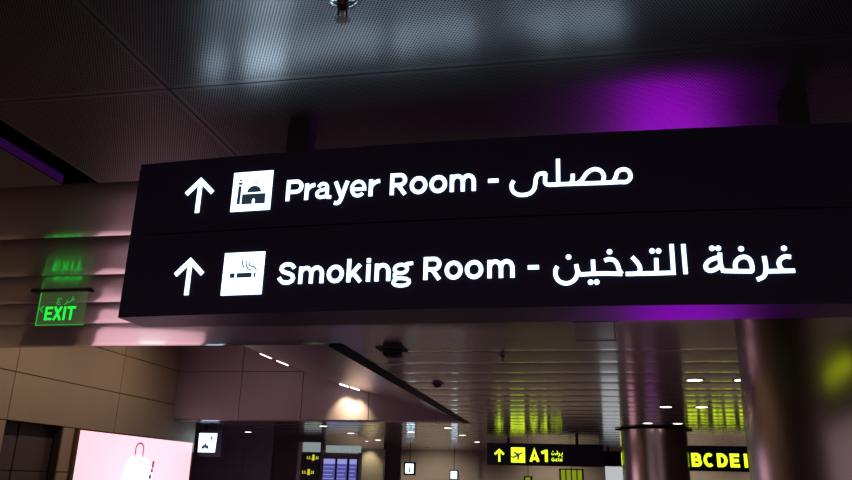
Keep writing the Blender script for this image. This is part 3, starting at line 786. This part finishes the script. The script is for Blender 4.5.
# black box sign and white panel seen between A1 and the far column
g = thing('hanging_sign', 'dark hanging sign box with a yellow lit edge left of the far column', 'sign', (1.6, 33.1, 2.5))
obj('case', boxes((1.0, 2.5, 33.0, 33.25, 2.50, 3.08), bev=0.008), M['case'], g)
for hx in (1.35, 2.25): obj('hanger', boxes((hx-0.05, hx+0.05, 33.08, 33.16, 3.07, H+0.004)), M['hanger'], g)
obj('lit_mark', prism(bmesh.new(), [(1.87,2.53),(2.02,2.53),(2.02,3.03),(1.87,3.03)], front(33.0), -0.003, 0.006), M['yellow_lit'], g)
g = thing('lightbox', 'plain white glowing panel below the dark sign box left of the far column', 'panel', (1.7, 33.6, 0))
obj('frame', boxes((1.20, 2.60, 33.5, 33.7, 0.0, 2.50)), M['grey_metal'], g)
obj('glow_face', boxes((1.22, 2.58, 33.47, 33.505, 0.1, 2.49)), M['grey_lit'], g)

# =================================================================== DIRECTORY AND FLIGHT SCREENS
FY = 27.0
g = thing('directory_board', 'tall black directory board with small yellow entries and a grey side post', 'board', (-9.4, FY, 0))
obj('post', boxes((-9.80, -9.66, FY-0.06, FY+0.3, 0, 2.95), bev=0.01), M['grey_metal'], g)
bd = obj('board_face', boxes((-9.66, -9.02, FY, FY+0.2, 0.3, 2.60)), M['case'], g)
dp = front(FY)
for (u, v, s) in ((-9.22, 2.42, 1), (-9.36, 1.92, 1), (-9.42, 1.45, 1)):
    bm = bmesh.new()
    prism(bm, [(u-0.045,v-0.10),(u+0.045,v-0.10),(u+0.045,v+0.10),(u-0.045,v+0.10)], dp, -0.002, 0.006)
    for k, q in enumerate((-0.24, -0.16, 0.10, 0.16)):
        prism(bm, [(u+q,v-0.045),(u+q+0.03,v-0.045),(u+q+0.03,v+0.045),(u+q,v+0.045)], dp, -0.002, 0.006)
    prism(bm, [(u-0.24,v-0.052),(u+0.19,v-0.052),(u+0.19,v-0.04),(u-0.24,v-0.04)], dp, -0.002, 0.006)
    obj('entry', bm, M['yellow_entry'], bd)
obj('top_light', boxes((-9.64, -9.04, FY, FY+0.2, 2.62, 2.95)), M['cool_lit'], g)
g = thing('screen_stand', 'maroon framed stand carrying three blue flight screens with a lit white top', 'stand', (-8.2, FY+0.3, 0))
obj('frame', boxes((-9.0, -8.875, FY+0.1, FY+0.4, 0, 2.70), (-7.585, -7.52, FY+0.1, FY+0.4, 0, 2.62), (-8.875, -7.585, FY+0.165, FY+0.4, 0.3, 2.58)), M['door'], g)
for k, (x0, x1) in enumerate(((-8.80,-8.38),(-8.32,-7.95),(-7.88,-7.58))):
    obj('top_light', boxes((x0-0.01, x1+0.01, FY+0.12, FY+0.4, 2.62, 2.86)), M['cool_lit'], g)
for k, (x0, x1, w) in enumerate(((-8.86,-8.40,'left'),(-8.35,-7.96,'middle'),(-7.90,-7.60,'right'))):
    s = thing('flight_screen', 'blue glowing flight information screen, %s one of the three' % w, 'screen', ((x0+x1)/2, FY+0.12, 1.6), 'flight information screens')
    obj('bezel', boxes((x0-0.01, x1+0.01, FY+0.06, FY+0.16, 0.9, 2.44)), M['black'], s)
    bm = boxes((x0+0.015, x1-0.015, FY+0.05, FY+0.065, 0.93, 2.40))
    box(bm, x0+0.02, x1-0.02, FY+0.045, FY+0.052, 2.22, 2.385, 1)
    for r_ in range(9): box(bm, x0+0.03, x1-0.04-0.03*((r_*7) % 3), FY+0.045, FY+0.052, 2.10-r_*0.13, 2.125-r_*0.13, 1)
    obj('display', bm, [M['screen_blue'], M['screen_row']], s)
ld = bpy.data.lights.new('beam', 'SPOT'); ld.energy = 45; ld.color = (1.0, 0.86, 0.60); ld.spot_size = R(75); ld.spot_blend = 0.8; ld.shadow_soft_size = 0.06
wl = thing('downlight', 'round white recessed downlight close above the cream wall, lighting its face', 'downlight', (-8.2, 30.45, H), 'recessed ceiling downlights')
obj('trim_ring', lathe([(0.07, H-0.004), (0.10, H-0.008), (0.105, H+0.004), (0.07, H+0.004)], -8.2, 30.45, 20), M['grey_metal'], wl)
obj('lamp', lathe([(0.0, H-0.006), (0.075, H-0.006), (0.075, H-0.002), (0.0, H-0.002)], -8.2, 30.45, 20), M['lamp'], wl)
lo_ = bpy.data.objects.new('beam', ld); C.objects.link(lo_); lo_.parent = wl; lo_.location = (0, 0, -0.03); lo_.rotation_euler = (R(25), 0, 0)

# small lit pictograms on the far side
def small_sign(label, x0, x1, y, z0, z1):
    t = thing('pictogram_sign', label, 'sign', ((x0+x1)/2, y, z0), 'small white pictogram signs')
    obj('case', boxes((x0, x1, y, y+0.15, z0, z1), bev=0.008), M['case'], t)
    m_ = (x1-x0)*0.15; xc = (x0+x1)/2
    obj('hanger', boxes((xc-0.012, xc+0.012, y+0.04, y+0.10, z1-0.005, H+0.004)), M['hanger'], t)
    f = obj('lit_face', prism(bmesh.new(), [(x0+m_,z0+m_),(x1-m_,z0+m_),(x1-m_,z1-m_),(x0+m_,z1-m_)], front(y), -0.002, 0.006), M['white_lit'], t)
    return f, xc
f, xc = small_sign('small white lit pictogram box right of the dark doorway', -7.20, -6.70, 33.0, 1.96, 2.50)
bm = disc(bmesh.new(), xc, 2.22, 0.04, front(33.0), 0.005, 0.01, 10)
prism(bm, [(xc-0.06,2.09),(xc+0.06,2.09),(xc+0.02,2.18),(xc-0.02,2.18)], front(33.0), 0.005, 0.01)
obj('person_symbol', bm, M['picto_dark'], f)
small_sign('smallest white lit pictogram box, left of the A1 sign', -5.77, -5.36, 36.5, 1.82, 2.28)

# distant yellow boards under the A1 sign; the wider stands in for glass reflections
for x0, x1, z0, z1, w in ((-0.62,0.30,1.85,2.33,'wider one for reflections in glass under right half of A1 sign'),(-2.12,-1.86,1.75,1.99,'smaller one under the aeroplane symbol')):
    t = thing('lit_board', 'distant yellow lit board, '+w, 'board', ((x0+x1)/2, 34.0, z0), 'distant yellow boards')
    obj('case', boxes((x0-0.05, x1+0.05, 34.0, 34.2, z0-0.05, z1+0.05)), M['case'], t)
    bm = bmesh.new(); n = max(1, int((x1-x0)/0.22))
    for k in range(n):
        a = x0+(x1-x0)*k/n; prism(bm, [(a+0.02,z0),(a+(x1-x0)/n-0.03,z0),(a+(x1-x0)/n-0.03,z1),(a+0.02,z1)], front(34.0), -0.002, 0.006)
    obj('lit_face', bm, M['yellow_far'], t)
    obj('hanger', boxes(((x0+x1)/2-0.012, (x0+x1)/2+0.012, 34.06, 34.14, z1+0.04, H+0.004)), M['hanger'], t)

# purple display totem beyond the big sign (its glow is what the ceiling mirrors)
g = thing('display_totem', 'double sided purple glowing display totem standing below the frame', 'display', (1.25, 8.4, 0))
obj('plinth', boxes((0.70, 1.70, 8.28, 8.52, 0, 0.12), bev=0.01), M['dark_trim'], g)
obj('body', boxes((0.72, 1.68, 8.33, 8.47, 0.12, 1.36), bev=0.01), M['black'], g)
obj('screen', boxes((0.75, 1.65, 8.325, 8.332, 0.20, 1.32)), M['purple_lit'], g)
obj('screen', boxes((0.75, 1.65, 8.468, 8.475, 0.20, 1.32)), M['purple_lit'], g)
